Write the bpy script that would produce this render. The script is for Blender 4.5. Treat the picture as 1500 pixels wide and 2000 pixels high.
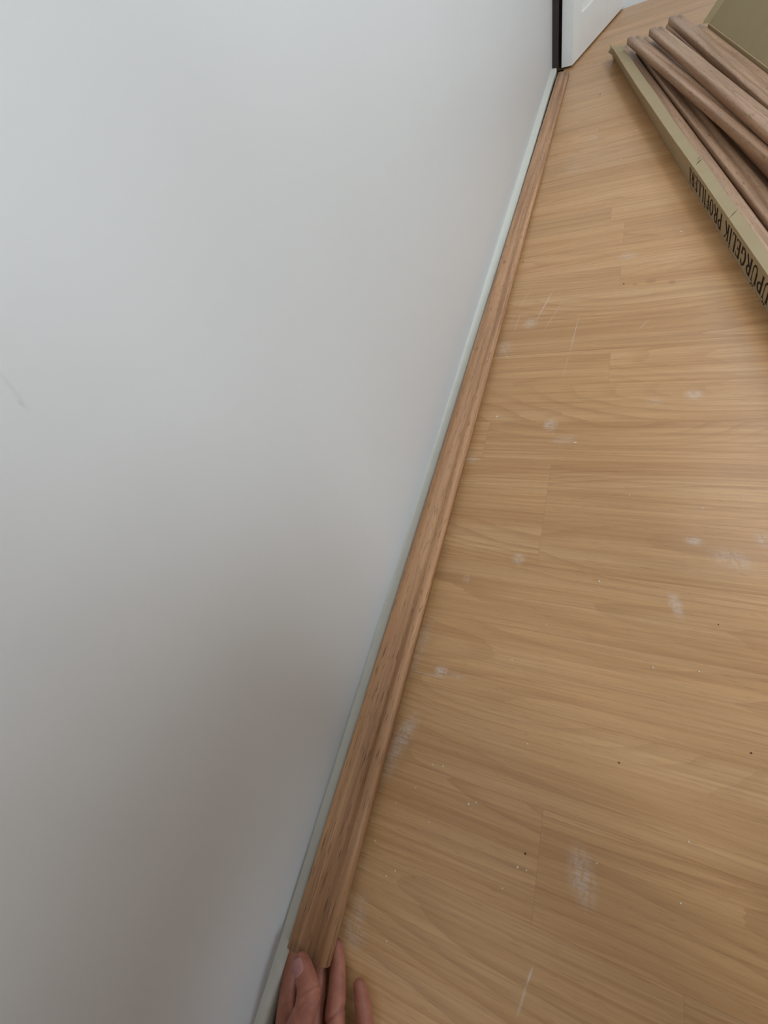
import bpy, bmesh, math, random
from mathutils import Vector, Matrix
from mathutils import noise as mnoise

S = bpy.context.scene
for o in list(bpy.data.objects): bpy.data.objects.remove(o)
C = S.collection
random.seed(7)

# ------------------------------------------------------------------ camera
H = 0.58                                   # lens height above the floor
FPX = 836.77                               # focal length for a 1500 x 2000 frame
RR = [Vector((0.90673819, 0.29763035, -0.29873405)),     # image right in world
      Vector((0.08489214, -0.8227453, -0.56203513)),     # image down
      Vector((-0.41306075, 0.48425854, -0.77128106))]    # viewing direction
cam = bpy.data.cameras.new('camera'); co = bpy.data.objects.new('camera', cam); C.objects.link(co)
r, u, b = RR[0], -RR[1], -RR[2]
co.matrix_world = Matrix(((r.x, u.x, b.x, 0), (r.y, u.y, b.y, 0), (r.z, u.z, b.z, H), (0, 0, 0, 1)))
cam.sensor_fit = 'VERTICAL'; cam.sensor_height = 36; cam.lens = FPX / 2000 * 36
cam.clip_start = 0.01; cam.clip_end = 50
S.camera = co

# ------------------------------------------------------------------ light
S.view_settings.view_transform = 'Standard'; S.view_settings.look = 'None'
S.view_settings.gamma = 1; S.view_settings.use_curve_mapping = False
S.view_settings.exposure = 0.03
w = bpy.data.worlds.new('world'); S.world = w; w.use_nodes = True
w.node_tree.nodes['Background'].inputs[0].default_value = (0.72, 0.86, 1.0, 1)
w.node_tree.nodes['Background'].inputs[1].default_value = 1.0

def area(name, loc, target, sx, sy, power, col):
    l = bpy.data.lights.new(name, 'AREA'); l.shape = 'RECTANGLE'; l.size = sx; l.size_y = sy
    l.energy = power; l.color = col
    o = bpy.data.objects.new(name, l); C.objects.link(o); o.location = loc
    d = Vector(target) - Vector(loc)
    o.rotation_euler = d.to_track_quat('-Z', 'Y').to_euler()
    return o

area('window_daylight', (2.72, -0.42, 1.55), (0.0, -0.42, 1.3), 1.0, 1.35, 45, (0.79, 0.91, 1.0))
area('added_front_fill', (1.20, -1.72, 1.60), (1.0, 0.0, 0.8), 1.1, 1.2, 46, (0.82, 0.92, 1.0))  # unseen source added behind the camera to balance the wall and floor light
area('added_far_blue_fill', (1.55, 3.50, 1.60), (1.35, 1.0, 1.30), 1.1, 1.2, 15, (0.46, 0.74, 1.0))  # unseen blue source added to tint the far wall and floor sheen
area('added_ceiling_fill', (1.20, 2.20, 2.42), (1.20, 2.20, 0), 0.6, 0.6, 11, (0.97, 0.97, 0.96))  # unseen overhead source added to brighten the floor, no fixture known

def at(px, py, z):
    """a pixel of the photograph brought down to the height z in the room"""
    v = (RR[0] * ((px - 750) / FPX)) + (RR[1] * ((py - 1000) / FPX)) + RR[2]
    t = (z - H) / v.z
    return Vector((v.x * t, v.y * t, z))

def wall_at(px, py):
    v = (RR[0] * ((px - 750) / FPX)) + (RR[1] * ((py - 1000) / FPX)) + RR[2]
    t = -.2435 / (v.x + .008*v.y)
    return Vector((v.x * t, v.y * t, H + v.z * t))

# ------------------------------------------------------------------ helpers
def lin(c):
    return tuple(((x/255)/12.92 if x/255 <= .04045 else ((x/255+.055)/1.055)**2.4) for x in c) + (1,)

class NT:
    def __init__(s, name):
        s.m = bpy.data.materials.new(name); s.m.use_nodes = True; s.t = s.m.node_tree
        s.b = s.t.nodes['Principled BSDF']
    def n(s, typ, **kw):
        x = s.t.nodes.new('ShaderNode' + typ)
        for k, v in kw.items(): setattr(x, k, v)
        return x
    def l(s, a, b_): s.t.links.new(a, b_)
    def val(s, inp, v):
        if hasattr(v, 'node'): s.l(v, inp)
        else: inp.default_value = v
    def math(s, op, a, b_=0.0, c=0.0, clamp=False):
        x = s.n('Math', operation=op); x.use_clamp = clamp
        s.val(x.inputs[0], a); s.val(x.inputs[1], b_); s.val(x.inputs[2], c)
        return x.outputs[0]
    def mix(s, f, a, b_, mode='MIX'):
        x = s.n('Mix', data_type='RGBA', blend_type=mode)
        s.val(x.inputs[0], f); s.val(x.inputs[6], a); s.val(x.inputs[7], b_)
        return x.outputs[2]
    def ramp(s, f, stops):
        x = s.n('ValToRGB'); s.l(f, x.inputs[0]); e = x.color_ramp.elements
        while len(e) < len(stops): e.new(0.5)
        for i, (p, c) in enumerate(stops):
            e[i].position = p; e[i].color = c if len(c) == 4 else (*c, 1)
        return x.outputs[0]
    def mapr(s, v, a, b_, c=0., d=1., smooth=False):
        x = s.n('MapRange'); x.clamp = True
        if smooth: x.interpolation_type = 'SMOOTHSTEP'
        s.val(x.inputs[0], v)
        for i, q in zip((1, 2, 3, 4), (a, b_, c, d)): x.inputs[i].default_value = q
        return x.outputs[0]
    def noise(s, vec, scale, detail=3, rough=.5, dist=0.0):
        x = s.n('TexNoise'); s.l(vec, x.inputs['Vector'])
        x.inputs['Scale'].default_value = scale; x.inputs['Detail'].default_value = detail
        x.inputs['Roughness'].default_value = rough; x.inputs['Distortion'].default_value = dist
        return x.outputs['Fac']
    def vmul(s, vec, sc, add=None):
        x = s.n('VectorMath', operation='MULTIPLY'); s.l(vec, x.inputs[0]); x.inputs[1].default_value = sc
        if add is None: return x.outputs[0]
        y = s.n('VectorMath', operation='ADD'); s.l(x.outputs[0], y.inputs[0]); s.val(y.inputs[1], add)
        return y.outputs[0]
    def bump(s, h, strength, dist):
        x = s.n('Bump'); s.l(h, x.inputs['Height']); x.inputs['Strength'].default_value = strength
        x.inputs['Distance'].default_value = dist; s.l(x.outputs[0], s.b.inputs['Normal'])
    def set(s, col=None, rough=None, spec=None):
        if col is not None: s.val(s.b.inputs['Base Color'], col)
        if rough is not None: s.val(s.b.inputs['Roughness'], rough)
        if spec is not None: s.val(s.b.inputs['Specular IOR Level'], spec)
        return s.m

def link(name, me, mats, parent=None):
    o = bpy.data.objects.new(name, me); C.objects.link(o)
    if not isinstance(mats, (list, tuple)): mats = [mats]
    for m in mats: me.materials.append(m)
    if parent: o.parent = parent
    return o
def bmobj(name, bm, mats, parent=None, smooth=False):
    bmesh.ops.recalc_face_normals(bm, faces=bm.faces)
    me = bpy.data.meshes.new(name); bm.to_mesh(me); bm.free()
    if smooth:
        for p in me.polygons: p.use_smooth = True
    return link(name, me, mats, parent)
def tag(o, label, cat, group=None):
    o['label'] = label; o['category'] = cat
    if group: o['group'] = group
    return o
def struct(o): o['kind'] = 'structure'; return o
def box(bm, x0, x1, y0, y1, z0, z1, mi=0):
    v = [bm.verts.new(p) for p in ((x0,y0,z0),(x1,y0,z0),(x1,y1,z0),(x0,y1,z0),(x0,y0,z1),(x1,y0,z1),(x1,y1,z1),(x0,y1,z1))]
    for q in ((0,3,2,1),(4,5,6,7),(0,1,5,4),(1,2,6,5),(2,3,7,6),(3,0,4,7)):
        f = bm.faces.new([v[i] for i in q]); f.material_index = mi
    return v
def hexa(bm, pts, mi=0):
    """pts: 4 bottom, 4 top"""
    v = [bm.verts.new(p) for p in pts]
    for q in ((0,3,2,1),(4,5,6,7),(0,1,5,4),(1,2,6,5),(2,3,7,6),(3,0,4,7)):
        f = bm.faces.new([v[i] for i in q]); f.material_index = mi

# ------------------------------------------------------------------ materials
def m_wall():
    t = NT('white wall paint'); g = t.n('NewGeometry').outputs['Position']
    a = t.noise(g, 3.0, 2); col = t.mix(a, (0.655, 0.65, 0.64, 1), (0.685, 0.68, 0.67, 1))
    # faint grey scuff left on the paint (in the wall's y/z plane)
    sep = t.n('SeparateXYZ'); t.l(g, sep.inputs[0])
    cb = t.n('CombineXYZ'); t.l(sep.outputs[1], cb.inputs[0]); t.l(sep.outputs[2], cb.inputs[1])
    a1, a2 = wall_at(-10, 715), wall_at(62, 806); b1, b2 = wall_at(36, 780), wall_at(50, 796)
    it = []
    for p, q, wd, amt in ((a1, a2, .0014, .12), (b1, b2, .0014, .22)):
        m_ = (p+q)/2; d = q-p; it.append((m_.y, m_.z, d.length*.55, wd, math.atan2(d.z, d.y), amt))
    col = t.mix(smudge_mask(t, cb.outputs[0], it, 1.0), col, lin((150, 146, 138)))
    t.bump(t.noise(g, 60, 4), 0.10, 0.002)
    return t.set(col, 0.42, 0.45)
def m_plain(name, c, rough=.6, spec=.4, bump=None):
    t = NT(name); g = t.n('NewGeometry').outputs['Position']
    a = t.noise(g, 12, 3); c = lin(c)
    d = tuple(x*.88 for x in c[:3]) + (1,)
    if bump: t.bump(t.noise(g, bump[0], 4), bump[1], .001)
    return t.set(t.mix(a, d, c), rough, spec)

def smudge_mask(t, pos, items, streak):
    out = None
    for (x, y, rx, ry, ang, amt) in items:
        mp = t.n('Mapping', vector_type='TEXTURE'); t.l(pos, mp.inputs[0])
        mp.inputs['Location'].default_value = (x, y, 0); mp.inputs['Rotation'].default_value = (0, 0, ang)
        mp.inputs['Scale'].default_value = (rx, ry, 1)
        ln = t.n('VectorMath', operation='LENGTH'); t.l(mp.outputs[0], ln.inputs[0])
        v = t.mapr(ln.outputs['Value'], 0.2, 1.25, amt, 0.0, True)
        out = v if out is None else t.math('MAXIMUM', out, v)
    return t.math('MULTIPLY', out, streak)

def m_floor():
    t = NT('oak strip laminate')
    g = t.n('NewGeometry').outputs['Position']
    at_ = t.n('Attribute', attribute_type='GEOMETRY', attribute_name='plank'); rv = at_.outputs['Vector']
    sr = t.n('SeparateXYZ'); t.l(rv, sr.inputs[0])
    off = t.vmul(rv, (7.3, 5.1, 9.7))
    P = t.n('VectorMath', operation='ADD'); t.l(g, P.inputs[0]); t.l(off, P.inputs[1]); P = P.outputs[0]
    # cathedral figure: contour lines of a stretched smooth field
    sp = t.n('SeparateXYZ'); t.l(P, sp.inputs[0])
    fld = t.noise(t.vmul(P, (1.1, 6.5, 1)), 1.0, 1.0, .35)
    fld = t.math('ADD', fld, t.math('MULTIPLY', sp.outputs[1], t.mapr(sr.outputs[0], 0, 1, .15, 2.6)))
    fld = t.math('ADD', fld, t.math('MULTIPLY', t.noise(t.vmul(P, (7, 55, 1)), 1, 2), .022))
    wv = t.math('FRACT', t.math('MULTIPLY', fld, 27.0))
    lines = t.mapr(wv, 0.45, 1.0, 0., 1., True)
    lines = t.math('MULTIPLY', lines, t.mapr(t.noise(t.vmul(P, (1.5, 14, 1)), 1, 2), .35, .65, .25, 1.0))
    soft = t.noise(t.vmul(P, (1.3, 30.0, 1)), 1, 3, .55)
    thin = t.mapr(t.noise(t.vmul(P, (2.2, 210.0, 1)), 1, 2, .5), .50, .68)
    fine = t.noise(t.vmul(P, (9, 420.0, 1)), 1, 3, .6)
    pores = t.mapr(t.noise(t.vmul(P, (55, 900.0, 1)), 1, 2, .5), 0.60, 0.72)
    lite = lin((212, 168, 121)); mid = lin((204, 157, 108)); dark = lin((186, 138, 90))
    col = t.ramp(soft, [(0.28, dark), (0.5, mid), (0.70, lite)])
    col = t.mix(t.math('MULTIPLY', lines, .38), col, lin((156, 110, 66)))
    col = t.mix(t.math('MULTIPLY', thin, .30), col, lin((156, 110, 66)))
    col = t.mix(t.mapr(fine, .35, .7, 0.0, .34), col, lin((158, 114, 74)))
    col = t.mix(t.math('MULTIPLY', pores, .25), col, lin((112, 76, 46)))
    tone = t.mapr(sr.outputs[2], 0, 1, 0.93, 1.06)
    tc = t.n('CombineXYZ'); [t.l(tone, tc.inputs[i]) for i in range(3)]
    col = t.mix(1.0, col, tc.outputs[0], 'MULTIPLY')
    # plaster dust and scuffs rubbed into the surface, each with its own place
    streak = t.mapr(t.noise(t.vmul(g, (60, 700, 1)), 1, 3, .6), .36, .62, 0.1, 1.0)
    streak = t.math('MULTIPLY', streak, t.mapr(t.noise(t.vmul(g, (260, 90, 1)), 1, 2, .6), .34, .52, .25, 1))
    sm = []
    for px, py, rx, ry, a, amt in ((1075,830,.013,.016,0,.62),(1100,858,.022,.012,.2,.25),(1355,770,.014,.013,0,.45),
        (1278,785,.014,.010,0,.22),(1225,500,.022,.018,0,.30),(1355,1057,.013,.008,0,.42),(1430,1092,.026,.016,-.3,.32),
        (1492,1055,.012,.012,0,.35),(1013,1092,.010,.010,0,.50),(911,1130,.006,.008,0,.35),(1320,1182,.008,.020,.25,.48),
        (862,1311,.010,.008,0,.75),(786,1440,.012,.036,-.35,.55),(768,1478,.010,.02,-.3,.4),(1137,1712,.014,.026,.25,.48),(1036,632,.016,.022,0,.42),
        (921,897,.012,.010,0,.38),(985,680,.020,.030,0,.28),(690,1822,.016,.014,0,.30),(760,1500,.008,.02,-.2,.3),
        (700,1790,.010,.02,0,.25),(822,1260,.010,.05,-.1,.25),(1120,330,.03,.03,0,.16),(1160,268,.02,.03,0,.16),(890,1320,.02,.006,0,.2)):
        p = at(px, py, 0); sm.append((p.x, p.y, rx, ry, a, amt))
    mask = smudge_mask(t, g, sm, streak)
    scr = []
    for (x0,y0,x1,y1,wd,amt) in ((1082,565,1046,628,.0011,.7),(1098,590,1060,650,.0008,.45),(1131,618,1112,690,.0011,.42),(1112,690,1098,740,.0011,.25),
        (1041,1888,1028,1925,.0011,.5),(1028,1925,1010,1985,.0015,.38),(800,1308,882,1328,.0006,.55),(1270,623,1245,645,.001,.35),(1040,560,1008,610,.0008,.4),(1018,610,1003,650,.001,.35)):
        a = at(x0,y0,0); b_ = at(x1,y1,0); mdl = (a+b_)/2; d = b_-a
        scr.append((mdl.x, mdl.y, d.length/2*1.1, wd, math.atan2(d.y, d.x), amt))
    mask2 = smudge_mask(t, g, scr, t.mapr(t.noise(g, 90, 2), .3, .6, .3, 1))
    stains = []
    for px, py, rx, ry in ((1313,551,.008,.010),(1272,549,.012,.010),(1240,555,.006,.005)):
        p = at(px, py, 0); stains.append((p.x, p.y, rx, ry, 0, .35))
    col = t.mix(smudge_mask(t, g, stains, 1.0), col, lin((126, 84, 54)))
    mask = t.math('MAXIMUM', mask, mask2)
    col = t.mix(mask, col, lin((222, 214, 210)))
    rough = t.mapr(t.noise(g, 5, 3), .3, .7, .30, .40)
    rough = t.math('ADD', rough, t.math('MULTIPLY', mask, .35))
    t.bump(fine, .06, .0006)
    return t.set(col, rough, .5)

def m_veneer(name, light, dark, axis_scale=1.0):
    """wood-effect foil, grain along the strip's own length (local y)"""
    t = NT(name); tc = t.n('TexCoord').outputs['Object']
    oi = t.n('ObjectInfo').outputs['Random']
    cx = t.n('CombineXYZ'); t.l(t.math('MULTIPLY', oi, 13.0), cx.inputs[1]); t.l(t.math('MULTIPLY', oi, 3.1), cx.inputs[0])
    P = t.n('VectorMath', operation='ADD'); t.l(tc, P.inputs[0]); t.l(cx.outputs[0], P.inputs[1]); P = P.outputs[0]
    soft = t.noise(t.vmul(P, (110, 2.2, 60)), 1, 3, .55)
    fine = t.noise(t.vmul(P, (700, 22, 500)), 1, 3, .6)
    pores = t.mapr(t.noise(t.vmul(P, (620, 42, 500)), 1, 2, .5), .60, .68)
    l, d = lin(light), lin(dark)
    m_ = tuple((a+b_)/2 for a, b_ in zip(l, d))
    col = t.ramp(soft, [(.3, d), (.48, m_), (.66, l)])
    col = t.mix(t.mapr(fine, .4, .7, 0, .35), col, d)
    col = t.mix(t.math('MULTIPLY', pores, .55), col, lin((78, 50, 32)))
    tone = t.mapr(oi, 0, 1, .93, 1.05); c3 = t.n('CombineXYZ'); [t.l(tone, c3.inputs[i]) for i in range(3)]
    col = t.mix(1.0, col, c3.outputs[0], 'MULTIPLY')
    t.bump(fine, .12, .0005)
    return t.set(col, .42, .45)

def m_card(name, c):
    t = NT(name); tc = t.n('NewGeometry').outputs['Position']
    a = t.noise(t.vmul(tc, (1, 1, 1)), 18, 4, .6); f = t.noise(tc, 700, 2, .6)
    c = lin(c); d = tuple(x*.86 for x in c[:3]) + (1,)
    col = t.mix(a, d, c); col = t.mix(t.mapr(f, .4, .7, 0, .15), col, lin((120, 98, 66)))
    t.bump(a, .15, .002)
    return t.set(col, .8, .2)

def m_skin():
    t = NT('skin'); g = t.n('NewGeometry').outputs['Position']
    a = t.noise(g, 60, 4, .6); f = t.noise(g, 900, 3, .6)
    col = t.ramp(a, [(.3, lin((150, 88, 72))), (.55, lin((168, 106, 86))), (.75, lin((186, 124, 98)))])
    t.b.inputs['Subsurface Weight'].default_value = .12
    t.b.inputs['Subsurface Radius'].default_value = (.010, .004, .002)
    t.b.inputs['Subsurface Scale'].default_value = .3
    t.bump(f, .25, .0004)
    return t.set(col, .48, .4)

WALL = m_wall(); FLOOR = m_floor()
SKIRT = m_plain('white caulked paint', (216, 214, 202), .5, .4, (130, .35))
CEIL = m_plain('ceiling paint', (225, 224, 220), .8, .2)
DOOR = m_plain('satin door paint', (236, 236, 232), .38, .5)
DARK = m_plain('dark brown wood', (52, 42, 40), .6, .3)
SUB = m_plain('dark underlay', (58, 48, 40), .9, .1, (90, .5))
OAK = m_veneer('oak foil', (210, 160, 116), (156, 110, 75))
PALEOAK = m_veneer('pale oak foil', (202, 164, 132), (156, 119, 92))
MDF = m_plain('raw board edge', (196, 176, 140), .8, .2)
CARD = m_card('brown corrugated card', (180, 160, 126))
CARDIN = m_card('inner brown card', (172, 156, 120))
INK = m_plain('dark printing ink', (44, 30, 24), .7, .2)
SKIN = m_skin()
NAIL = m_plain('finger nail', (180, 124, 116), .28, .5)
CRUMB = m_plain('white plaster crumb', (236, 228, 212), .8, .2)
SPECK = m_plain('brown crumb', (96, 66, 44), .8, .2)
CLOTHA = m_plain('grey cotton', (70, 72, 80), .9, .1, (400, .4))
CLOTHB = m_plain('navy denim', (42, 48, 66), .9, .1, (500, .4))
HAIR = m_plain('dark hair', (36, 26, 20), .6, .4, (600, .6))
GLASS = m_plain('window frame white', (228, 228, 226), .4, .4)

# ------------------------------------------------------------------ the room
XR, Y0, Y1, ZC = 2.60, -1.60, 3.39, 2.50
def wx(y): return -.2435 - .008*y          # face of the left wall
YE = 2.655                                  # where the left wall ends at the doorway

# floor: strips 95 mm wide running away from the wall, real joints where the photograph shows them
bm = bmesh.new(); lay = bm.loops.layers.float_vector.new('plank')
pitch = .0953; base = .297
known = {0: [-.048, 1.25], 1: [-.048, .98], 2: [-.164, .66, 1.5], 4: [.028, 1.1], -4: [-.0078, .82], -5: [.114, 1.2],
         3: [.78, 1.9], 5: [.45, 1.6], -1: [.62, 1.7], -2: [.95], -3: [.52, 1.8]}
k0 = int((Y0-base)/pitch) - 1; k1 = int((Y1-base)/pitch) + 2
rnd = random.Random(11)
FX0 = -.221
for k in range(k0, k1):
    ya, yb = base + k*pitch, base + (k+1)*pitch
    yb2 = yb - .0001; ya2 = ya
    if ya2 < Y0: ya2 = Y0
    if yb2 > Y1: yb2 = Y1
    if yb2 <= ya2: continue
    xs = -1.4 if ya > YE else FX0
    js = known.get(k)
    if js is None:
        js = []; x = xs + rnd.uniform(.15, .7)
        while x < XR - .1: js.append(x); x += rnd.uniform(.45, .95)
    xx = [xs] + js + [XR]
    for a, b_ in zip(xx[:-1], xx[1:]):
        rv = (rnd.random(), rnd.random(), rnd.random())
        f = bm.faces.new([bm.verts.new(p) for p in ((a, ya2, 0), (b_-.0001, ya2, 0), (b_-.0001, yb2, 0), (a, yb2, 0))])
        for lp in f.loops: lp[lay] = rv
# front edge of the laminate and the dark underlay beneath it
f = bm.faces.new([bm.verts.new(p) for p in ((FX0, Y0, 0), (FX0, YE, 0), (FX0, YE, -.012), (FX0, Y0, -.012))]); f.material_index = 1
f = bm.faces.new([bm.verts.new(p) for p in ((-1.5, Y0-.1, -.012), (XR+.1, Y0-.1, -.012), (XR+.1, Y1+.1, -.012), (-1.5, Y1+.1, -.012))]); f.material_index = 1
me = bpy.data.meshes.new('floor'); bm.to_mesh(me); bm.free()
struct(link('floor', me, [FLOOR, SUB]))

bm = bmesh.new()
hexa(bm, [(wx(Y0)-.14, Y0-.1, -.012), (wx(Y0), Y0-.1, -.012), (wx(YE), YE, -.012), (wx(YE)-.14, YE, -.012),
          (wx(Y0)-.14, Y0-.1, ZC), (wx(Y0), Y0-.1, ZC), (wx(YE), YE, ZC), (wx(YE)-.14, YE, ZC)])
hexa(bm, [(wx(YE)-.14, YE, 2.08), (wx(YE), YE, 2.08), (wx(YE), Y1, 2.08), (wx(YE)-.14, Y1, 2.08),
          (wx(YE)-.14, YE, ZC), (wx(YE), YE, ZC), (wx(YE), Y1, ZC), (wx(YE)-.14, Y1, ZC)])
struct(bmobj('wall_left', bm, WALL))
bm = bmesh.new()
for a in ((-1.5, 1.0, -.012, ZC), (2.1, XR+.12, -.012, ZC), (1.0, 2.1, -.012, 1.0), (1.0, 2.1, 2.2, ZC)): box(bm, a[0], a[1], Y1, Y1+.12, a[2], a[3])
struct(bmobj('wall_back', bm, WALL))
bm = bmesh.new()
for a in ((1.0, 1.05, 1.0, 2.2), (2.05, 2.1, 1.0, 2.2), (1.05, 2.05, 1.0, 1.05), (1.05, 2.05, 2.15, 2.2), (1.53, 1.57, 1.05, 2.15)): box(bm, a[0], a[1], Y1+.02, Y1+.08, a[2], a[3])
struct(bmobj('added_window_2', bm, GLASS))  # unseen window, added to go with the blue far fill
bm = bmesh.new()
for a in ((-1.5, .6, -.012, ZC), (1.8, XR+.12, -.012, ZC), (.6, 1.8, -.012, .95), (.6, 1.8, 2.25, ZC)): box(bm, a[0], a[1], Y0-.08, Y0, a[2], a[3])
struct(bmobj('wall_front', bm, WALL))
bm = bmesh.new()
for a in ((.6, .65, .95, 2.25), (1.75, 1.8, .95, 2.25), (.65, 1.75, .95, 1.0), (.65, 1.75, 2.2, 2.25)): box(bm, a[0], a[1], Y0-.06, Y0-.01, a[2], a[3])
struct(bmobj('added_window_3', bm, GLASS))  # unseen window, added to go with the front fill
bm = bmesh.new(); box(bm, -1.5, -1.4, YE-.1, Y1, -.012, ZC)
box(bm, -1.4, wx(YE)-.14, YE-.1, YE, -.012, ZC); struct(bmobj('wall_hall', bm, WALL))
bm = bmesh.new()
wy0, wy1, wz0, wz1 = -.95, .11, .82, 2.25
for a in ((Y0, wy0, -.012, ZC), (wy1, Y1, -.012, ZC), (wy0, wy1, -.012, wz0), (wy0, wy1, wz1, ZC)):
    box(bm, XR, XR+.12, a[0], a[1], a[2], a[3])
struct(bmobj('wall_right', bm, WALL))
bm = bmesh.new(); box(bm, -1.5, XR+.12, Y0-.12, Y1+.12, ZC, ZC+.1); struct(bmobj('ceiling', bm, CEIL))
# window frame in the right wall
bm = bmesh.new()
for a in ((wy0, wy0+.06, wz0, wz1), (wy1-.06, wy1, wz0, wz1), (wy0, wy1, wz0, wz0+.06), (wy0, wy1, wz1-.06, wz1), (-.44, -.40, wz0, wz1)):
    box(bm, XR+.02, XR+.08, *a)
struct(bmobj('window_1', bm, GLASS))
bm = bmesh.new()
box(bm, 0.1, XR, Y1-.016, Y1, 0, .09); box(bm, -.9, .1, Y1-.016, Y1, 0, .09)
struct(bmobj('baseboard_back', bm, m_plain('bluish white gloss', (222, 228, 232), .35, .5)))
bm = bmesh.new(); box(bm, XR-.016, XR, Y0, Y1-.016, 0, .08); struct(bmobj('baseboard_right', bm, SKIRT))

# low caulked strip along the foot of the left wall, its front edge uneven
def strip_front(y):
    pts = ((-1.6, -.2315), (.35, -.2325), (1.0, -.2335), (1.4, -.2345), (1.9, -.2385), (2.3, -.2430), (2.66, -.2465))
    for (a, xa), (b_, xb) in zip(pts[:-1], pts[1:]):
        if y <= b_: return xa + (xb-xa)*(y-a)/(b_-a)
    return pts[-1][1]
bm = bmesh.new(); rows = []
y = Y0
while y < YE:
    n1 = mnoise.noise(Vector((y*22, 3.1, 0))); n2 = mnoise.noise(Vector((y*90, 9.2, 1)))
    fx = strip_front(y) + .0007*n1 + .0005*n2
    if .02 < y < .10: fx += .0012*max(0, math.sin((y-.02)*60))
    w0 = wx(y); hh = .0195 + .0008*n1
    rows.append([bm.verts.new((w0-.002, y, -.012)), bm.verts.new((fx-.001, y, -.012)), bm.verts.new((fx, y, .004)), bm.verts.new((fx, y, hh-.005)),
                 bm.verts.new((fx-.0012, y, hh-.0014)), bm.verts.new((fx-.0035, y, hh)), bm.verts.new((w0+.0022+.0006*n2, y, hh+.0006)),
                 bm.verts.new((w0+.0010, y, hh+.0024+.0012*n2)), bm.verts.new((w0-.002, y, hh+.0040+.0015*n2))])
    y += .008
for a, b_ in zip(rows[:-1], rows[1:]):
    for i in range(len(a)-1): bm.faces.new((a[i], a[i+1], b_[i+1], b_[i]))
bm.faces.new(rows[0]); bm.faces.new(rows[-1])
struct(bmobj('baseboard_left', bm, SKIRT, smooth=True))

# doorway post, dark
bm = bmesh.new(); box(bm, wx(YE)-.14, -.2415, YE-.004, YE+.016, -.012, 2.10)
box(bm, wx(YE)-.14, -.262, YE+.016, YE+.05, -.012, 2.10)
o = struct(bmobj('trim_1', bm, DARK))

# door leaf, standing ajar against the doorway; built along its own x axis
LEN, TH = .745, .044
bm = bmesh.new()
zb, zt = .008, 2.02
# panelled face at y=-TH/2.. : grid with two recessed panels on each side
def panel_face(bm, ysgn):
    yb = ysgn*TH/2
    px0, px1 = .10, LEN-.10
    zs = [(zb, .135), (.92, 1.06), (1.90, zt)]
    def q(x0, x1, z0, z1, y_=yb):
        bm.faces.new([bm.verts.new(p) for p in ((x0, y_, z0), (x1, y_, z0), (x1, y_, z1), (x0, y_, z1))])
    for z0, z1 in zs: q(0, LEN, z0, z1)
    for z0, z1 in ((.135, .92), (1.06, 1.90)):
        q(0, px0, z0, z1); q(px1, LEN, z0, z1)
        rings = [(0, 0), (.006, .005), (.020, .008), (.040, .008), (.062, .001), (.075, .001)]
        prev = None
        for ins, dep in rings:
            c = [(px0+ins, yb-ysgn*dep, z0+ins), (px1-ins, yb-ysgn*dep, z0+ins), (px1-ins, yb-ysgn*dep, z1-ins), (px0+ins, yb-ysgn*dep, z1-ins)]
            v = [bm.verts.new(p) for p in c]
            if prev:
                for i in range(4): bm.faces.new((prev[i], prev[(i+1) % 4], v[(i+1) % 4], v[i]))
            prev = v
        bm.faces.new(prev)
panel_face(bm, -1); panel_face(bm, 1)
for pts in (((0,-TH/2,zb),(0,TH/2,zb),(0,TH/2,zt),(0,-TH/2,zt)), ((LEN,-TH/2,zb),(LEN,TH/2,zb),(LEN,TH/2,zt),(LEN,-TH/2,zt)),
            ((0,-TH/2,zb),(LEN,-TH/2,zb),(LEN,TH/2,zb),(0,TH/2,zb)), ((0,-TH/2,zt),(LEN,-TH/2,zt),(LEN,TH/2,zt),(0,TH/2,zt))):
    bm.faces.new([bm.verts.new(p) for p in pts])
bmesh.ops.remove_doubles(bm, verts=bm.verts, dist=.0001)
door = bmobj('door_1', bm, DOOR); struct(door)
A = Vector((-.1870, 2.662)); B = Vector((-.012, 3.372)); dd = (B-A).normalized()
ang = math.atan2(dd.y, dd.x); nn = Vector((-dd.y, dd.x))      # to the left of the leaf
pc = A + nn*TH/2
door.location = (pc.x, pc.y, 0); door.rotation_euler = (0, 0, ang)
bm = bmesh.new()                                              # lever handles, above the frame of the photograph
for sgn in (-1, 1):
    box(bm, LEN-.075, LEN-.045, sgn*(TH/2) - (.008 if sgn < 0 else 0), sgn*(TH/2)+(.008 if sgn > 0 else 0), .94, 1.12)
    m_ = bmesh.ops.create_cone(bm, cap_ends=True, segments=16, radius1=.009, radius2=.009, depth=.045, matrix=Matrix.Translation((LEN-.06, sgn*(TH/2+.03), 1.04)) @ Matrix.Rotation(math.pi/2, 4, 'X'))
    bmesh.ops.create_cone(bm, cap_ends=True, segments=16, radius1=.009, radius2=.008, depth=.12, matrix=Matrix.Translation((LEN-.11, sgn*(TH/2+.047), 1.04)) @ Matrix.Rotation(math.pi/2, 4, 'Y'))
ht = NT('brushed steel'); ht.b.inputs['Metallic'].default_value = 1; ht.set((.6, .6, .58, 1), .35)
bmobj('handle', bm, ht.m, door, False)

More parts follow.
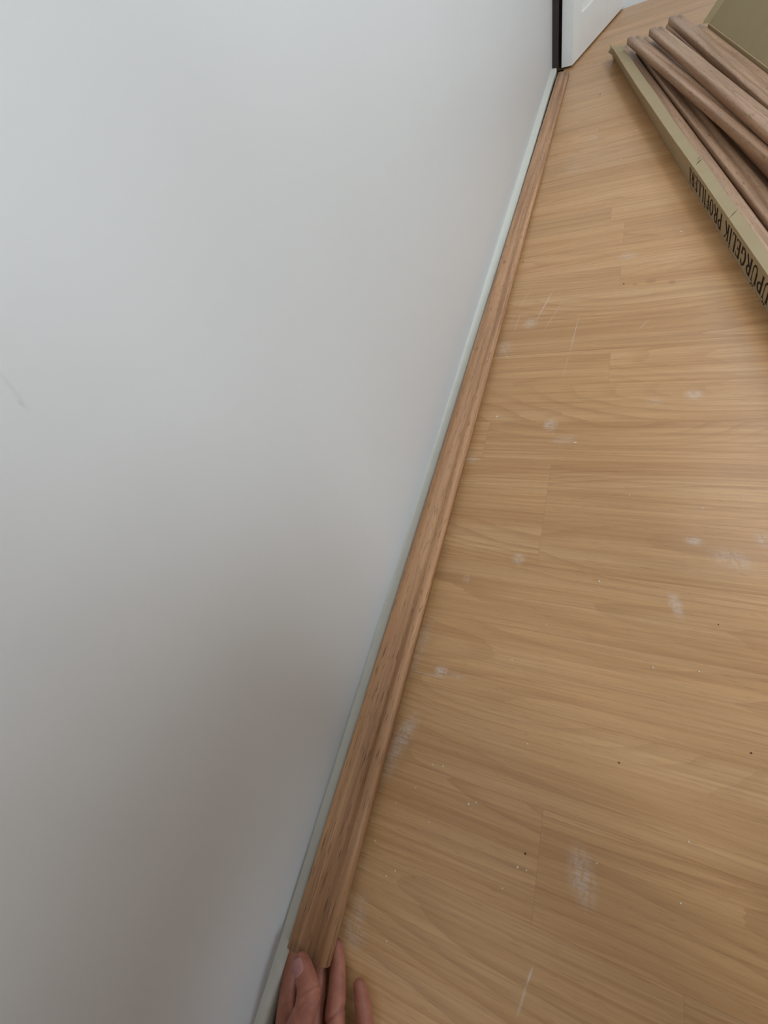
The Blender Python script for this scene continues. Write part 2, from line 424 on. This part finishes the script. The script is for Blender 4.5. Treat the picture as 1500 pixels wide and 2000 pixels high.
# ------------------------------------------------------------------ moulding strips
PROF = [(0, 0), (0, .0150), (.0012, .0168), (.0035, .0176), (.0090, .0175), (.0140, .0169), (.0180, .0155), (.0210, .0138),
        (.0240, .0126), (.0266, .0123), (.0290, .0129), (.0318, .0138), (.0350, .0139), (.0385, .0132), (.0412, .0118), (.0428, .0092), (.0436, .0060), (.0436, 0)]
def strip_mesh(name, length, sag=0.0, segs=24, seed=0, mirror=False, wave=0.0):
    """the moulding: cross-section in x/z, running along -y from its far end at the origin"""
    bm = bmesh.new(); rows = []
    for i in range(segs+1):
        y = -length*i/segs
        dz = -sag*math.sin(math.pi*i/segs); dx = wave*math.sin(math.pi*i/segs)
        rows.append([bm.verts.new(((.0436-x if mirror else x)+dx, y, z+dz)) for x, z in PROF])
    n = len(PROF)
    for a, b_ in zip(rows[:-1], rows[1:]):
        for i in range(n):
            f = bm.faces.new((a[i], a[(i+1) % n], b_[(i+1) % n], b_[i]))
            if i == n-1: f.material_index = 1
            else: f.smooth = True
    for rw in (rows[0], rows[-1]):
        f = bm.faces.new(rw); f.material_index = 1
    bmesh.ops.recalc_face_normals(bm, faces=bm.faces)
    me = bpy.data.meshes.new(name); bm.to_mesh(me); bm.free(); return me

# the strip being fitted: far end by the door, near end lifted on the fingers
far = Vector((-.2340, 2.575, .0012)); near = Vector((-.2285, -.1800, .0175))
L0 = (near-far).length
mo = link('wooden_moulding', strip_mesh('wooden_moulding', L0), [OAK, MDF])
yax = (far-near).normalized(); xax = Vector((1, 0, 0)); xax = (xax - yax*xax.dot(yax)).normalized(); zax = xax.cross(yax)
mo.matrix_world = Matrix(((xax.x, yax.x, zax.x, far.x), (xax.y, yax.y, zax.y, far.y), (xax.z, yax.z, zax.z, far.z), (0, 0, 0, 1)))
tag(mo, 'long wood-effect moulding strip laid along the foot of the white wall, near end held in a hand', 'moulding')

# ------------------------------------------------------------------ the carton
O = Vector((-.045, 2.705, 0)); D = Vector((.1656, -.9862, 0)).normalized(); N = Vector((.9862, .1656, 0)).normalized()
def bp(s, v, z): return O + D*s + N*v + Vector((0, 0, z))
BL, BW, BH, LZ = 2.50, .2505, .046, .060
def lean(s):                                # how far the top of the left side hangs out
    pts = ((0, -.020), (.75, -.018), (1.1, -.013), (1.6, -.007), (1.85, -.004), (3, -.002))
    for (a, xa), (b_, xb) in zip(pts[:-1], pts[1:]):
        if s <= b_: return xa + (xb-xa)*(s-a)/(b_-a)
    return -.002
carton = bpy.data.objects.new('cardboard_carton', None); C.objects.link(carton); carton.location = O
carton.empty_display_size = .1
tag(carton, 'long open brown cardboard carton full of moulding strips, dark lettering along its side', 'carton')
def part(name, bm, mat, smooth=False):
    for v in bm.verts: v.co -= O
    return bmobj(name, bm, mat, carton, smooth)
T = .003
bm = bmesh.new()
NS = 48
def sheet(bm, fa, fb, thick, s0, s1, n=NS, mi=0):
    """thin board between two edge functions of s, with real thickness"""
    rows = []
    for i in range(n+1):
        s = s0 + (s1-s0)*i/n
        a, b_ = fa(s), fb(s); t = thick(s) if callable(thick) else thick
        rows.append([bm.verts.new(a), bm.verts.new(b_), bm.verts.new(b_+t), bm.verts.new(a+t)])
    for a, b_ in zip(rows[:-1], rows[1:]):
        for i in range(4):
            f = bm.faces.new((a[i], a[(i+1) % 4], b_[(i+1) % 4], b_[i])); f.material_index = mi
    bm.faces.new(rows[0]); bm.faces.new(rows[-1])
def wob(s, k=0): return mnoise.noise(Vector((s*3.1, k*7.7, .3)))
ltop = lambda s: bp(s, lean(s) + .0018*wob(s, 1), BH + .0015*wob(s, 2))
sheet(bm, lambda s: bp(s, 0, .0005), ltop, N*T, 0.1, BL)                      # left side
sheet(bm, lambda s: bp(s, 0, .0005), lambda s: bp(s, .19, .0005), Vector((0, 0, T)), .06, .350, 8)
sheet(bm, lambda s: bp(s, 0, .0005), lambda s: bp(s, BW, .0005), Vector((0, 0, T)), .350, BL, 8)   # bottom
sheet(bm, lambda s: bp(s, BW-T, .0005), lambda s: bp(s, BW-T, LZ), N*T, .350, BL, 8)   # right side
hexa(bm, [bp(BL-T, 0, .0005), bp(BL, 0, .0005), bp(BL, BW, .0005), bp(BL-T, BW, .0005), bp(BL-T, 0, BH), bp(BL, 0, BH), bp(BL, BW, BH), bp(BL-T, BW, BH)])
part('body', bm, CARD)
# narrow top flap folded over the strips
flap_w = .0125
def flap_in(s):
    return bp(s + .0, flap_w + .0025*wob(s*1.5, 3) + (0.003 if s > 1.3 else 0), BH - .0005 + .002*wob(s, 4))
bm = bmesh.new()
sheet(bm, lambda s: ltop(s) + Vector((0, 0, .0002)), lambda s: flap_in(s), Vector((0, 0, .0026)), .165, BL, 60)
part('top_flap', bm, CARD)
# crumpled corner tab at the far end
bm = bmesh.new()
p = [bp(.165, -.020, BH), bp(.205, .0, BH+.001), bp(.12, -.026, .030), bp(.095, -.012, .040), bp(.10, .002, .036), bp(.21, -.006, .020)]
v = [bm.verts.new(q) for q in p]
for t_ in ((0, 2, 3), (0, 3, 4), (0, 4, 1), (0, 5, 2), (2, 5, 3), (3, 5, 4), (4, 5, 1), (0, 1, 5)): bm.faces.new([v[i] for i in t_])
part('corner_tab', bm, CARD)
# creases across the flap
CREASE = m_plain('creased card', (92, 74, 52), .9, .1)
def on_flap(s, v_):
    f = (v_-lean(s))/(flap_in(s)-O).dot(N)
    a, b_ = ltop(s), flap_in(s); k = max(0, min(1, ((v_ - (a-O).dot(N))/max(1e-4, (b_-O).dot(N)-(a-O).dot(N)))))
    return a + (b_-a)*k + Vector((0, 0, .0029))
for pa, pb, wd in (((1359, 322), (1372, 308), .0013), ((1362, 312), (1368, 305), .0007), ((1422, 427), (1440, 409), .0006)):
    bm = bmesh.new(); q = [at(pa[0], pa[1], BH+.003)-O, at(pb[0], pb[1], BH+.003)-O]
    A_ = on_flap(q[0].dot(D), q[0].dot(N)); B_ = on_flap(q[1].dot(D), q[1].dot(N)); e = (B_-A_).normalized().cross(Vector((0, 0, 1)))*wd
    M_ = (A_+B_)/2
    lo = [bm.verts.new(x) for x in (A_, M_-e, B_, M_+e)]; hi = [bm.verts.new(x+Vector((0, 0, .0004))) for x in (A_, M_-e, B_, M_+e)]
    bm.faces.new(lo); bm.faces.new(hi)
    for k in range(4): bm.faces.new((lo[k], lo[(k+1) % 4], hi[(k+1) % 4], hi[k]))
    part('crease', bm, CREASE)
# the lid, hinged on the far long side and standing open
LW = .29; up = (N*.58 + Vector((0, 0, .815))).normalized()
lidn = up.cross(D).normalized()
bm = bmesh.new()
sheet(bm, lambda s: bp(s, BW, LZ), lambda s: bp(s, BW, LZ) + up*LW, N*T, .350, BL, 20)
lid = part('lid', bm, CARDIN)
bm = bmesh.new()
a0 = bp(.350, BW, LZ); a1 = a0 + up*LW; fo = -D*.018 - N*.017
vv = [a0, a0+fo+up*.002, a1+fo-up*.01, a1]
th = D*-.0026
hexa(bm, [vv[0], vv[1], vv[1]+th, vv[0]+th, vv[3], vv[2], vv[2]+th, vv[3]+th])
for v in bm.verts: v.co -= O
fl = bmobj('end_flap', bm, CARDIN, lid)

# lettering: strokes drawn in a 1 x 1 cell, heavy stems, light arms, serifs
TK, TN = .17, .07
def stroke(pts, w): return ('s', pts, w)
def arc(cx, cy, rx, ry, a0, a1, n=12):
    return [(cx+rx*math.cos(math.radians(a0+(a1-a0)*i/n)), cy+ry*math.sin(math.radians(a0+(a1-a0)*i/n))) for i in range(n+1)]
def serif(x, y, w=.13): return stroke([(x-w, y), (x+w, y)], .045)
GL = {
 'U': (.86, [stroke([(.17, .98), (.17, .32)], TK), stroke([(.17, .34)]+arc(.43, .32, .26, .30, 180, 360), .10), stroke([(.69, .30), (.69, .98)], TN), serif(.17, .98), serif(.69, .98)]),
 'P': (.74, [stroke([(.17, .0), (.17, 1)], TK), stroke([(.17, .97), (.38, .97)]+arc(.38, .73, .25, .24, 90, -90)+[(.17, .49)], .09), stroke(arc(.40, .73, .22, .20, 55, -55), .14), serif(.17, .02), serif(.13, .98, .1)]),
 'S': (.64, [stroke(arc(.32, .74, .20, .23, 35, 270, 14)[:]+arc(.32, .26, .21, .25, 90, -145, 14), .11), stroke([(.50, .95), (.50, .74)], .05), stroke([(.12, .26), (.12, .04)], .05)]),
 'R': (.84, [stroke([(.17, .0), (.17, 1)], TK), stroke([(.17, .97), (.38, .97)]+arc(.38, .74, .24, .23, 90, -90)+[(.17, .51)], .09), stroke(arc(.40, .74, .21, .19, 55, -55), .14), stroke([(.40, .50), (.74, .02)], .14), serif(.17, .02), serif(.76, .02, .08)]),
 'G': (.88, [stroke(arc(.45, .5, .31, .48, 40, 320, 20), .10), stroke(arc(.45, .5, .31, .44, 125, 235, 10), .17), stroke([(.70, .02), (.70, .42)], .14), stroke([(.69, .95), (.69, .72)], .05), serif(.70, .42, .12)]),
 'E': (.74, [stroke([(.17, .0), (.17, 1)], TK), stroke([(.1, .97), (.62, .97)], .06), stroke([(.17, .5), (.48, .5)], .06), stroke([(.1, .03), (.64, .03)], .06), stroke([(.61, .98), (.61, .80)], .05), stroke([(.63, .02), (.63, .22)], .05), stroke([(.47, .40), (.47, .60)], .05)]),
 'L': (.70, [stroke([(.17, .0), (.17, 1)], TK), serif(.17, .98), stroke([(.1, .03), (.62, .03)], .06), stroke([(.61, .02), (.61, .26)], .05)]),
 'I': (.42, [stroke([(.20, .0), (.20, 1)], TK), serif(.20, .98), serif(.20, .02)]),
 'K': (.86, [stroke([(.17, .0), (.17, 1)], TK), serif(.17, .98), serif(.17, .02), stroke([(.22, .42), (.68, .96)], TN), stroke([(.36, .56), (.74, .03)], .15), serif(.70, .98, .1), serif(.76, .02, .08)]),
 'O': (.90, [stroke(arc(.44, .5, .31, .47, 0, 360, 28), .08), stroke(arc(.44, .5, .30, .42, 130, 230, 10), .16), stroke(arc(.44, .5, .30, .42, -50, 50, 10), .16)]),
 'F': (.68, [stroke([(.17, .0), (.17, 1)], TK), serif(.17, .02), stroke([(.1, .97), (.60, .97)], .06), stroke([(.17, .5), (.46, .5)], .06), stroke([(.59, .98), (.59, .78)], .05), stroke([(.46, .40), (.46, .60)], .05)]),
 ' ': (.45, [])}
DOTS = {'Ü': ('U', (.33, .56)), 'İ': ('I', (.20,))}
LHT = .0305
def letter_quads(bm, pts, w, place):
    n = len(pts)
    for i in range(n-1):
        a = Vector(pts[i]); b_ = Vector(pts[i+1]); d = b_-a
        if d.length < 1e-6: continue
        d.normalize(); q = Vector((-d.y, d.x))*w/2; e = d*min(w*.18, .02)
        c = [a-e+q, a-e-q, b_+e-q, b_+e+q]
        bm.faces.new([bm.verts.new(place(p.x, p.y)) for p in c])
text = 'SÜPÜRGELİK PROFİLLERİ'
adv = []
xpos = 0
for ch in text:
    g = DOTS[ch][0] if ch in DOTS else ch
    adv.append(xpos); xpos += GL[g][0]*1.16 + .06
# the second Ü is centred where the photograph shows it
pU = at(1471, 540, .022); sU = (Vector((pU.x, pU.y, 0))-O).dot(D)
s_start = sU + (adv[3]+.43)*LHT
words = [bmesh.new(), bmesh.new()]
for n_, (ch, x0) in enumerate(zip(text, adv)):
    bm = words[0] if n_ < 10 else words[1]
    g = DOTS[ch][0] if ch in DOTS else ch
    def place(x, y, x0=x0):
        s = s_start - (x0 + x*1.16)*LHT
        z = .0395 - y*LHT
        fr = z/BH
        return bp(s, 0, 0) + (ltop(s)-bp(s, 0, 0))*fr - N*.0005 + Vector((0, 0, 0))
    for _, pts, wd in GL[g][1]: letter_quads(bm, pts, wd, place)
    if ch in DOTS:
        for dx in DOTS[ch][1]: letter_quads(bm, [(dx-.05, 1.13), (dx+.05, 1.13)], .10, place)
for bm in words:
    for v in bm.verts: v.co -= O
    me = bpy.data.meshes.new('lettering'); bm.to_mesh(me); bm.free()
    link('lettering', me, [INK], carton)

# strips in and on the carton: far end (s, v) -> near end (s, v), height of the base at both
def carton_strip(label, s0, v0, z0, s1, v1, z1, mesh=None, sag=0, mat=PALEOAK, roll=0, mirror=False):
    a = bp(s0, v0, z0); b_ = bp(s1, v1, z1); L = (b_-a).length
    o = link('wooden_moulding', strip_mesh('wooden_moulding', L, sag, 24, 0, mirror), [mat, MDF])
    y = (a-b_).normalized(); x = (N - y*N.dot(y)).normalized(); z = x.cross(y)
    if roll:
        q = Matrix.Rotation(roll, 3, y); x = q @ x; z = q @ z
    o.matrix_world = Matrix(((x.x, y.x, z.x, a.x), (x.y, y.y, z.y, a.y), (x.z, y.z, z.z, a.z), (0, 0, 0, 1)))
    tag(o, label, 'moulding', 'moulding strips in the cardboard carton'); return o
low = 'wood-effect moulding strip on the carton bottom, mostly buried under the other strips'
for i in range(5):
    carton_strip(low, .17+.01*i, .006+.0458*i, .0037, 2.46, .006+.0458*i, .0037)
carton_strip('pale wood-effect moulding strip half covered by the narrow card flap of the carton', .145, -.006+.006, .0235, 2.45, .005, .0235)
carton_strip('moulding strip in the carton between the flap-covered strip and the dark open gap', .26, .0485, .0235, 2.46, .0525, .0235)
carton_strip('moulding strip whose far end peeks out right of the askew strip\'s end, running beneath the pile', .235, .074, .0425, 2.44, .1130, .0425)
carton_strip('moulding strip lying askew along the pile\'s left side, its edge over the dark gap', .250, .0165, .0605, 1.95, .116, .0605)
carton_strip('topmost slanting moulding strip between the askew strip and the right-hand pair', .325, .0715, .0785, 2.45, .132, .0785)
carton_strip('thin-showing moulding strip tucked under the left edge of the rightmost top strip', .170, .158, .0425, 2.45, .158, .0425)
carton_strip('rightmost top moulding strip of the pile, reaching farthest towards the doorway', .180, .161, .0605, 2.44, .163, .0605)
carton_strip('moulding strip low beside the carton lid, its end just past the lid flap', .300, .2025, .0425, 2.44, .2028, .0425)

# ------------------------------------------------------------------ crumbs
def crumb(px, py, size, label=None, elong=1, ang=0, mat=CRUMB, cat='crumb', name='plaster_crumb', group='scattered crumbs on the floor'):
    bm = bmesh.new(); bmesh.ops.create_icosphere(bm, subdivisions=2, radius=1)
    sd = random.random()*50
    for v in bm.verts:
        k = 1 + .35*mnoise.noise(v.co*1.3 + Vector((sd, 0, 0)))
        v.co = Vector((v.co.x*size*elong*k, v.co.y*size*k, v.co.z*size*.6*k))
    o = bmobj(name, bm, mat); p = at(px, py, 0)
    mz = min(v.co.z for v in o.data.vertices)
    o.location = (p.x, p.y, -mz); o.rotation_euler = (0, 0, ang)
    tag(o, label or 'tiny white plaster crumb lying loose on the laminate floor', cat, group)
    return o
crumb(971, 814, .0012, 'long white plaster sliver on the floor beside the moulding strip', 2.6, 1.1)
crumb(1123, 865, .0010, 'flat white chip on the floor just below the dusty patch', 2.4, .1)
crumb(990, 697, .0016, 'white crumb close to the moulding strip, above the long sliver')
crumb(1170, 1136, .0013, 'white crumb alone in the middle of the floor')
for px, py, s, lb in (
    (915,1571,.0015,'larger white crumb of a close pair on the floor beside the strip'),
    (930,1568,.0010,'smaller white crumb of a close pair, just right of the larger one'),
    (1011,1694,.0012,'white crumb left of the large woven-looking dust patch, the left of two'),
    (1028,1700,.0009,'white crumb left of the large woven-looking dust patch, the right of two'),
    (845,1494,.0010,'white crumb below the long grey scuff, the left of two side by side'),
    (866,1497,.0012,'white crumb below the long grey scuff, the right of two side by side'),
    (1275,1304,.0011,'white crumb in open floor straight below the pale vertical scuff'),
    (1000,1289,.0009,'tiny white crumb in open floor right of the bright dust dab'),
    (1067,1220,.0009,'tiny white crumb on the dark cathedral grain right of the strip'),
    (1030,1453,.0010,'white crumb inside the oval grain figure of the floor'),
    (1365,1312,.0010,'thin white chip at the right of the floor, below the pale scuff'),
    (812,1538,.0007,'speck of white between the strip and the pair of crumbs'),
    (774,1568,.0007,'speck of white close to the strip, above the board seam'),
    (733,1642,.0008,'speck of white touching the board seam next to the strip'),
    (755,1711,.0008,'speck of white on the lower floorboard, left of another speck'),
    (728,1605,.0007,'speck of white in the shade right beside the strip'),
    (838,1606,.0008,'speck of white alone above the long board seam'),
    (772,1701,.0008,'speck of white on the lower floorboard, right of another speck'),
    (1243,256,.0022,'white crumb in the shade beside the carton, nearest the doorway'),
    (1212,313,.0020,'white crumb left of the carton, level with the crease in its flap'),
    (1330,453,.0017,'white crumb beside the lettered side of the carton'),
    (1155,395,.0015,'small white crumb midway between strip and carton'),
    (1078,333,.0018,'white crumb close to the far part of the strip'),
    (1230,967,.0010,'speck of white above the pair of faint dust patches'),
    (1372,993,.0010,'speck of white right of centre, left of another speck near the photo edge'),
    (1450,972,.0009,'speck of white nearest the right edge of the photo'),
    (1080,847,.0008,'speck of white at the lower edge of the dust dab by the sliver'),
    (1329,1764,.0010,'white crumb right of the large woven-looking dust patch'),
    (1166,1686,.0008,'speck of white touching the top of the large woven-looking dust patch'),
    (755,1838,.0007,'speck of white nearest the hand'),
    (1345,1644,.0009,'speck of white at the lower right, above the board seam'),
    (981,1735,.0008,'speck of white at the dark board seam left of the large dust patch')):
    crumb(px, py, s*.85, lb)
for px, py, s, lb in (
    (1026,1667,.0012,'dark brown crumb just above two white crumbs near the large dust patch'),
    (1209,1490,.0010,'brown crumb in the lower middle of the floor'),
    (1218,555,.0016,'brown crumb left of the brown stains by the carton'),
    (1022,512,.0014,'brown crumb near the middle of the strip\'s far half'),
    (1172,185,.0018,'brown crumb in the floor between doorway and carton'),
    (1467,1471,.0010,'brown crumb by the right edge of the photo'),
    (1403,1220,.0008,'brown speck right of the pale vertical scuff')):
    crumb(px, py, s*.85, lb, mat=SPECK, name='wood_crumb', group='scattered brown crumbs on the floor')

# ------------------------------------------------------------------ the person (hand in view, the rest crouches behind the camera)
def capsule(bm, a, b_, ra, rb, seg=20):
    a = Vector(a); b_ = Vector(b_); d = b_-a; L = d.length
    for c, r_ in ((a, ra), (b_, rb)):
        bmesh.ops.create_uvsphere(bm, u_segments=seg, v_segments=seg//2+2, radius=r_, matrix=Matrix.Translation(c))
    if L > 1e-5:
        M = Matrix.Translation((a+b_)/2) @ d.to_track_quat('Z', 'Y').to_matrix().to_4x4()
        bmesh.ops.create_cone(bm, cap_ends=True, segments=seg, radius1=ra, radius2=rb, depth=L, matrix=M)
def chain(bm, pts):
    for (a, ra), (b_, rb) in zip(pts[:-1], pts[1:]): capsule(bm, a, b_, ra, rb)
def ellipsoid(bm, c, rx, ry, rz, rot=None):
    M = Matrix.Translation(c) @ (rot or Matrix()) @ Matrix.Diagonal((rx, ry, rz, 1))
    bmesh.ops.create_uvsphere(bm, u_segments=24, v_segments=16, radius=1, matrix=M)
def remeshed(bm, voxel, smooth):
    me = bpy.data.meshes.new('tmp'); bm.to_mesh(me); bm.free()
    o = bpy.data.objects.new('tmp', me); C.objects.link(o)
    m1 = o.modifiers.new('r', 'REMESH'); m1.mode = 'VOXEL'; m1.voxel_size = voxel; m1.use_smooth_shade = True
    m2 = o.modifiers.new('s', 'SMOOTH'); m2.iterations = smooth; m2.factor = .5
    dg = bpy.context.evaluated_depsgraph_get()
    out = bpy.data.meshes.new_from_object(o.evaluated_get(dg)); bpy.data.objects.remove(o); bpy.data.meshes.remove(me)
    return out

hand = bmesh.new()
def P3(px, py, z): return at(px, py, z)
thumb = [(P3(589, 1879, .041), .0078), (P3(592, 1892, .0425), .0092), (P3(601, 1925, .046), .0102), (P3(603, 1945, .047), .0108), (P3(592, 1985, .046), .0108), (P3(578, 2020, .042), .0118), (P3(565, 2075, .034), .0150)]
index = [(P3(582, 1835, .0088), .0070), (P3(572, 1880, .0088), .0076), (P3(563, 1930, .010), .0082), (P3(556, 1990, .014), .0088), (P3(553, 2060, .018), .0098)]
middle = [(P3(622, 1838, .0088), .0070), (P3(624, 1885, .0088), .0078), (P3(620, 1940, .011), .0086), (P3(612, 2000, .015), .0092), (P3(606, 2050, .017), .0106)]
ring = [(P3(658, 1846, .0085), .0062), (P3(660, 1880, .0095), .0076), (P3(659, 1930, .0120), .0088), (P3(655, 1975, .0150), .0098), (P3(655, 2005, .0165), .0096), (P3(653, 2045, .017), .0108)]
pinky = [(P3(702, 1926, .0085), .0062), (P3(707, 1950, .0095), .0074), (P3(712, 1990, .0120), .0082), (P3(713, 2020, .0145), .0086), (P3(704, 2050, .016), .0098)]
for c in (thumb, index, middle, ring, pinky): chain(hand, c)
pi, pm, pr, pp = index[-1][0], middle[-1][0], ring[-1][0], pinky[-1][0]
wrist = (pi+pp)/2 + Vector((.004, -.078, .030))
for q, r_ in ((pi, .0120), (pm, .0130), (pr, .0130), (pp, .0120)):
    capsule(hand, q, q*.35 + wrist*.65, r_, .0165)
capsule(hand, pi, pp, .0115, .0115)
capsule(hand, thumb[-1][0], wrist*.8+pi*.2, .0155, .018)
elbow = Vector((-.100, -.475, .300)); shoulderL = Vector((.030, -.335, .620))
chain(hand, [(wrist, .0230), (wrist*.6+elbow*.4, .029), (wrist*.25+elbow*.75, .038), (elbow, .038)])
hm = remeshed(hand, .0013, 5)
# knuckle creases on the thumb
kd = (thumb[3][0]-thumb[1][0]).normalized()
for v in hm.vertices:
    for (q, off_, dep) in ((thumb[3][0], -.002, .0009), (thumb[3][0], .0035, .0009), (thumb[3][0], .009, .0005), (ring[3][0], .003, .0012)):
        rel = v.co - q
        if rel.length < .018:
            along = rel.dot(kd) - off_ + .10*rel.x
            if abs(along) < .0022:
                v.co -= v.normal*dep*(1-(along/.0022)**2)
body = bmesh.new()
hip = Vector((.21, -.52, .39)); chest = Vector((.20, -.34, .625)); neck = Vector((.165, -.25, .745)); head = Vector((.135, -.155, .855))
shR = Vector((.365, -.28, .64)); hL = hip + Vector((-.10, 0, -.02)); hR = hip + Vector((.10, .02, -.02))
kL = Vector((.075, -.40, .085)); kR = Vector((.340, -.03, .470)); aL = Vector((.10, -.79, .085)); aR = Vector((.335, -.105, .085))
eR = Vector((.42, -.10, .650)); wR = Vector((.20, -.085, .660))
def torso(bm, g=0):
    chain(bm, [(hip, .125+g), (hip*.5+chest*.5, .115+g), (chest, .13+g), (chest*.4+neck*.6, .075+g)])
    capsule(bm, shoulderL, shR, .058+g, .058+g); capsule(bm, hL, hR, .095+g, .095+g)
torso(body)
chain(body, [(neck, .055), (head - Vector((0, .02, .04)), .052)])
ellipsoid(body, head, .075, .095, .108)
ellipsoid(body, head + Vector((0, .06, -.065)), .045, .035, .035)
capsule(body, head + Vector((0, .085, .01)), head + Vector((0, .108, -.022)), .010, .014)      # nose
for sx in (-1, 1):
    ellipsoid(body, head + Vector((sx*.078, -.005, -.005)), .010, .018, .030)                    # ears
    ellipsoid(body, head + Vector((sx*.03, .080, .008)), .016, .014, .012)
capsule(body, head + Vector((-.018, .088, -.048)), head + Vector((.018, .088, -.048)), .008, .008)
chain(body, [(shoulderL, .055), (shoulderL*.5+elbow*.5, .048), (elbow, .040), (elbow*.85+wrist*.15, .039)])
chain(body, [(shR, .055), (shR*.5+eR*.5, .048), (eR, .040), (eR*.5+wR*.5, .034), (wR, .025), (wR+Vector((-.02, .07, -.005)), .030)])
for i in range(4):
    b0 = wR + Vector((-.075, -.03+.021*i, .0)); chain(body, [(wR, .022), (b0, .011), (b0+Vector((-.035, 0, .012)), .009), (b0+Vector((-.03, 0, .045)), .008)])
chain(body, [(wR+Vector((-.02, -.03, .01)), .014), (wR+Vector((-.06, -.055, .03)), .010), (wR+Vector((-.075, -.05, .055)), .009)])
for h_, k_, a_ in ((hL, kL, aL), (hR, kR, aR)):
    chain(body, [(h_, .085), (h_*.5+k_*.5, .075), (k_, .056), (k_*.6+a_*.4, .055), (a_, .038)])
    chain(body, [(a_ - Vector((0, .03, .035)), .036), (a_ + (Vector((0, .10, -.05)) if a_ is aR else Vector((0, -.02, -.05))), .030)])
bmm = remeshed(body, .008, 6)
jb = bmesh.new(); jb.from_mesh(hm); jb.from_mesh(bmm)
pm_ = bpy.data.meshes.new('person'); jb.to_mesh(pm_); jb.free()
for p_ in pm_.polygons: p_.use_smooth = True
person = link('person', pm_, [SKIN])
tag(person, 'hand of a crouching person holding the near end of the long moulding strip, palm up', 'person')
def cloth(name, build, mat, voxel=.008):
    c = bmesh.new(); build(c); m = remeshed(c, voxel, 6)
    for p_ in m.polygons: p_.use_smooth = True
    return link(name, m, [mat], person)
def shirt(c):
    torso(c, .028)
    chain(c, [(shoulderL, .070), (shoulderL*.5+elbow*.5, .063), (elbow, .054), (elbow*.72+wrist*.28, .050)])
    chain(c, [(shR, .070), (shR*.5+eR*.5, .063), (eR, .054), (eR*.7+wR*.3, .048)])
def trousers(c):
    capsule(c, hL, hR, .118, .118)
    for h_, k_, a_ in ((hL, kL, aL), (hR, kR, aR)):
        chain(c, [(h_, .102), (h_*.5+k_*.5, .092), (k_, .075), (k_*.6+a_*.4, .078), (a_+Vector((0, 0, .02)), .066)])
def hair(c):
    ellipsoid(c, head + Vector((0, -.022, .028)), .084, .096, .098)
def shoe(a_):
    def f(c):
        chain(c, [(a_ - Vector((0, .035, .040)), .044), (a_ + (Vector((0, .11, -.048)) if a_ is aR else Vector((0, -.03, -.045))), .036)])
    return f
cloth('shoe', shoe(aL), DARK); cloth('shoe', shoe(aR), DARK)
cloth('shirt', shirt, CLOTHA); cloth('trousers', trousers, CLOTHB); cloth('hair', hair, HAIR)
# thumb nail: a curved plate on the upper left of the thumb tip
t0, t1 = thumb[0][0], thumb[2][0]; ax = (t0-t1).normalized()
out = Vector((-.50, .15, .85)); out = (out - ax*out.dot(ax)).normalized(); sd = ax.cross(out)
bm = bmesh.new(); g = {}
nc = thumb[1][0] + ax*.001
for i in range(9):
    for j in range(9):
        u_ = (i/8-.5)*2; v_ = (j/8-.5)*2
        k = math.sqrt(max(0, 1 - .35*v_*v_*u_*u_))
        a_ = u_*.78*k; rr = .0094 + .0002*(1-u_*u_) - (.0012 if v_ > .9 else 0)
        g[i, j] = bm.verts.new(nc + ax*(v_*.0068*k) + (out*math.cos(a_) + sd*math.sin(a_))*rr)
for i in range(8):
    for j in range(8): bm.faces.new((g[i, j], g[i+1, j], g[i+1, j+1], g[i, j+1]))
ret = bmesh.ops.extrude_face_region(bm, geom=list(bm.faces))
for v in [x for x in ret['geom'] if isinstance(x, bmesh.types.BMVert)]: v.co += (nc - v.co).normalized()*.0008
nl = bmobj('thumb_nail', bm, NAIL, person, True)
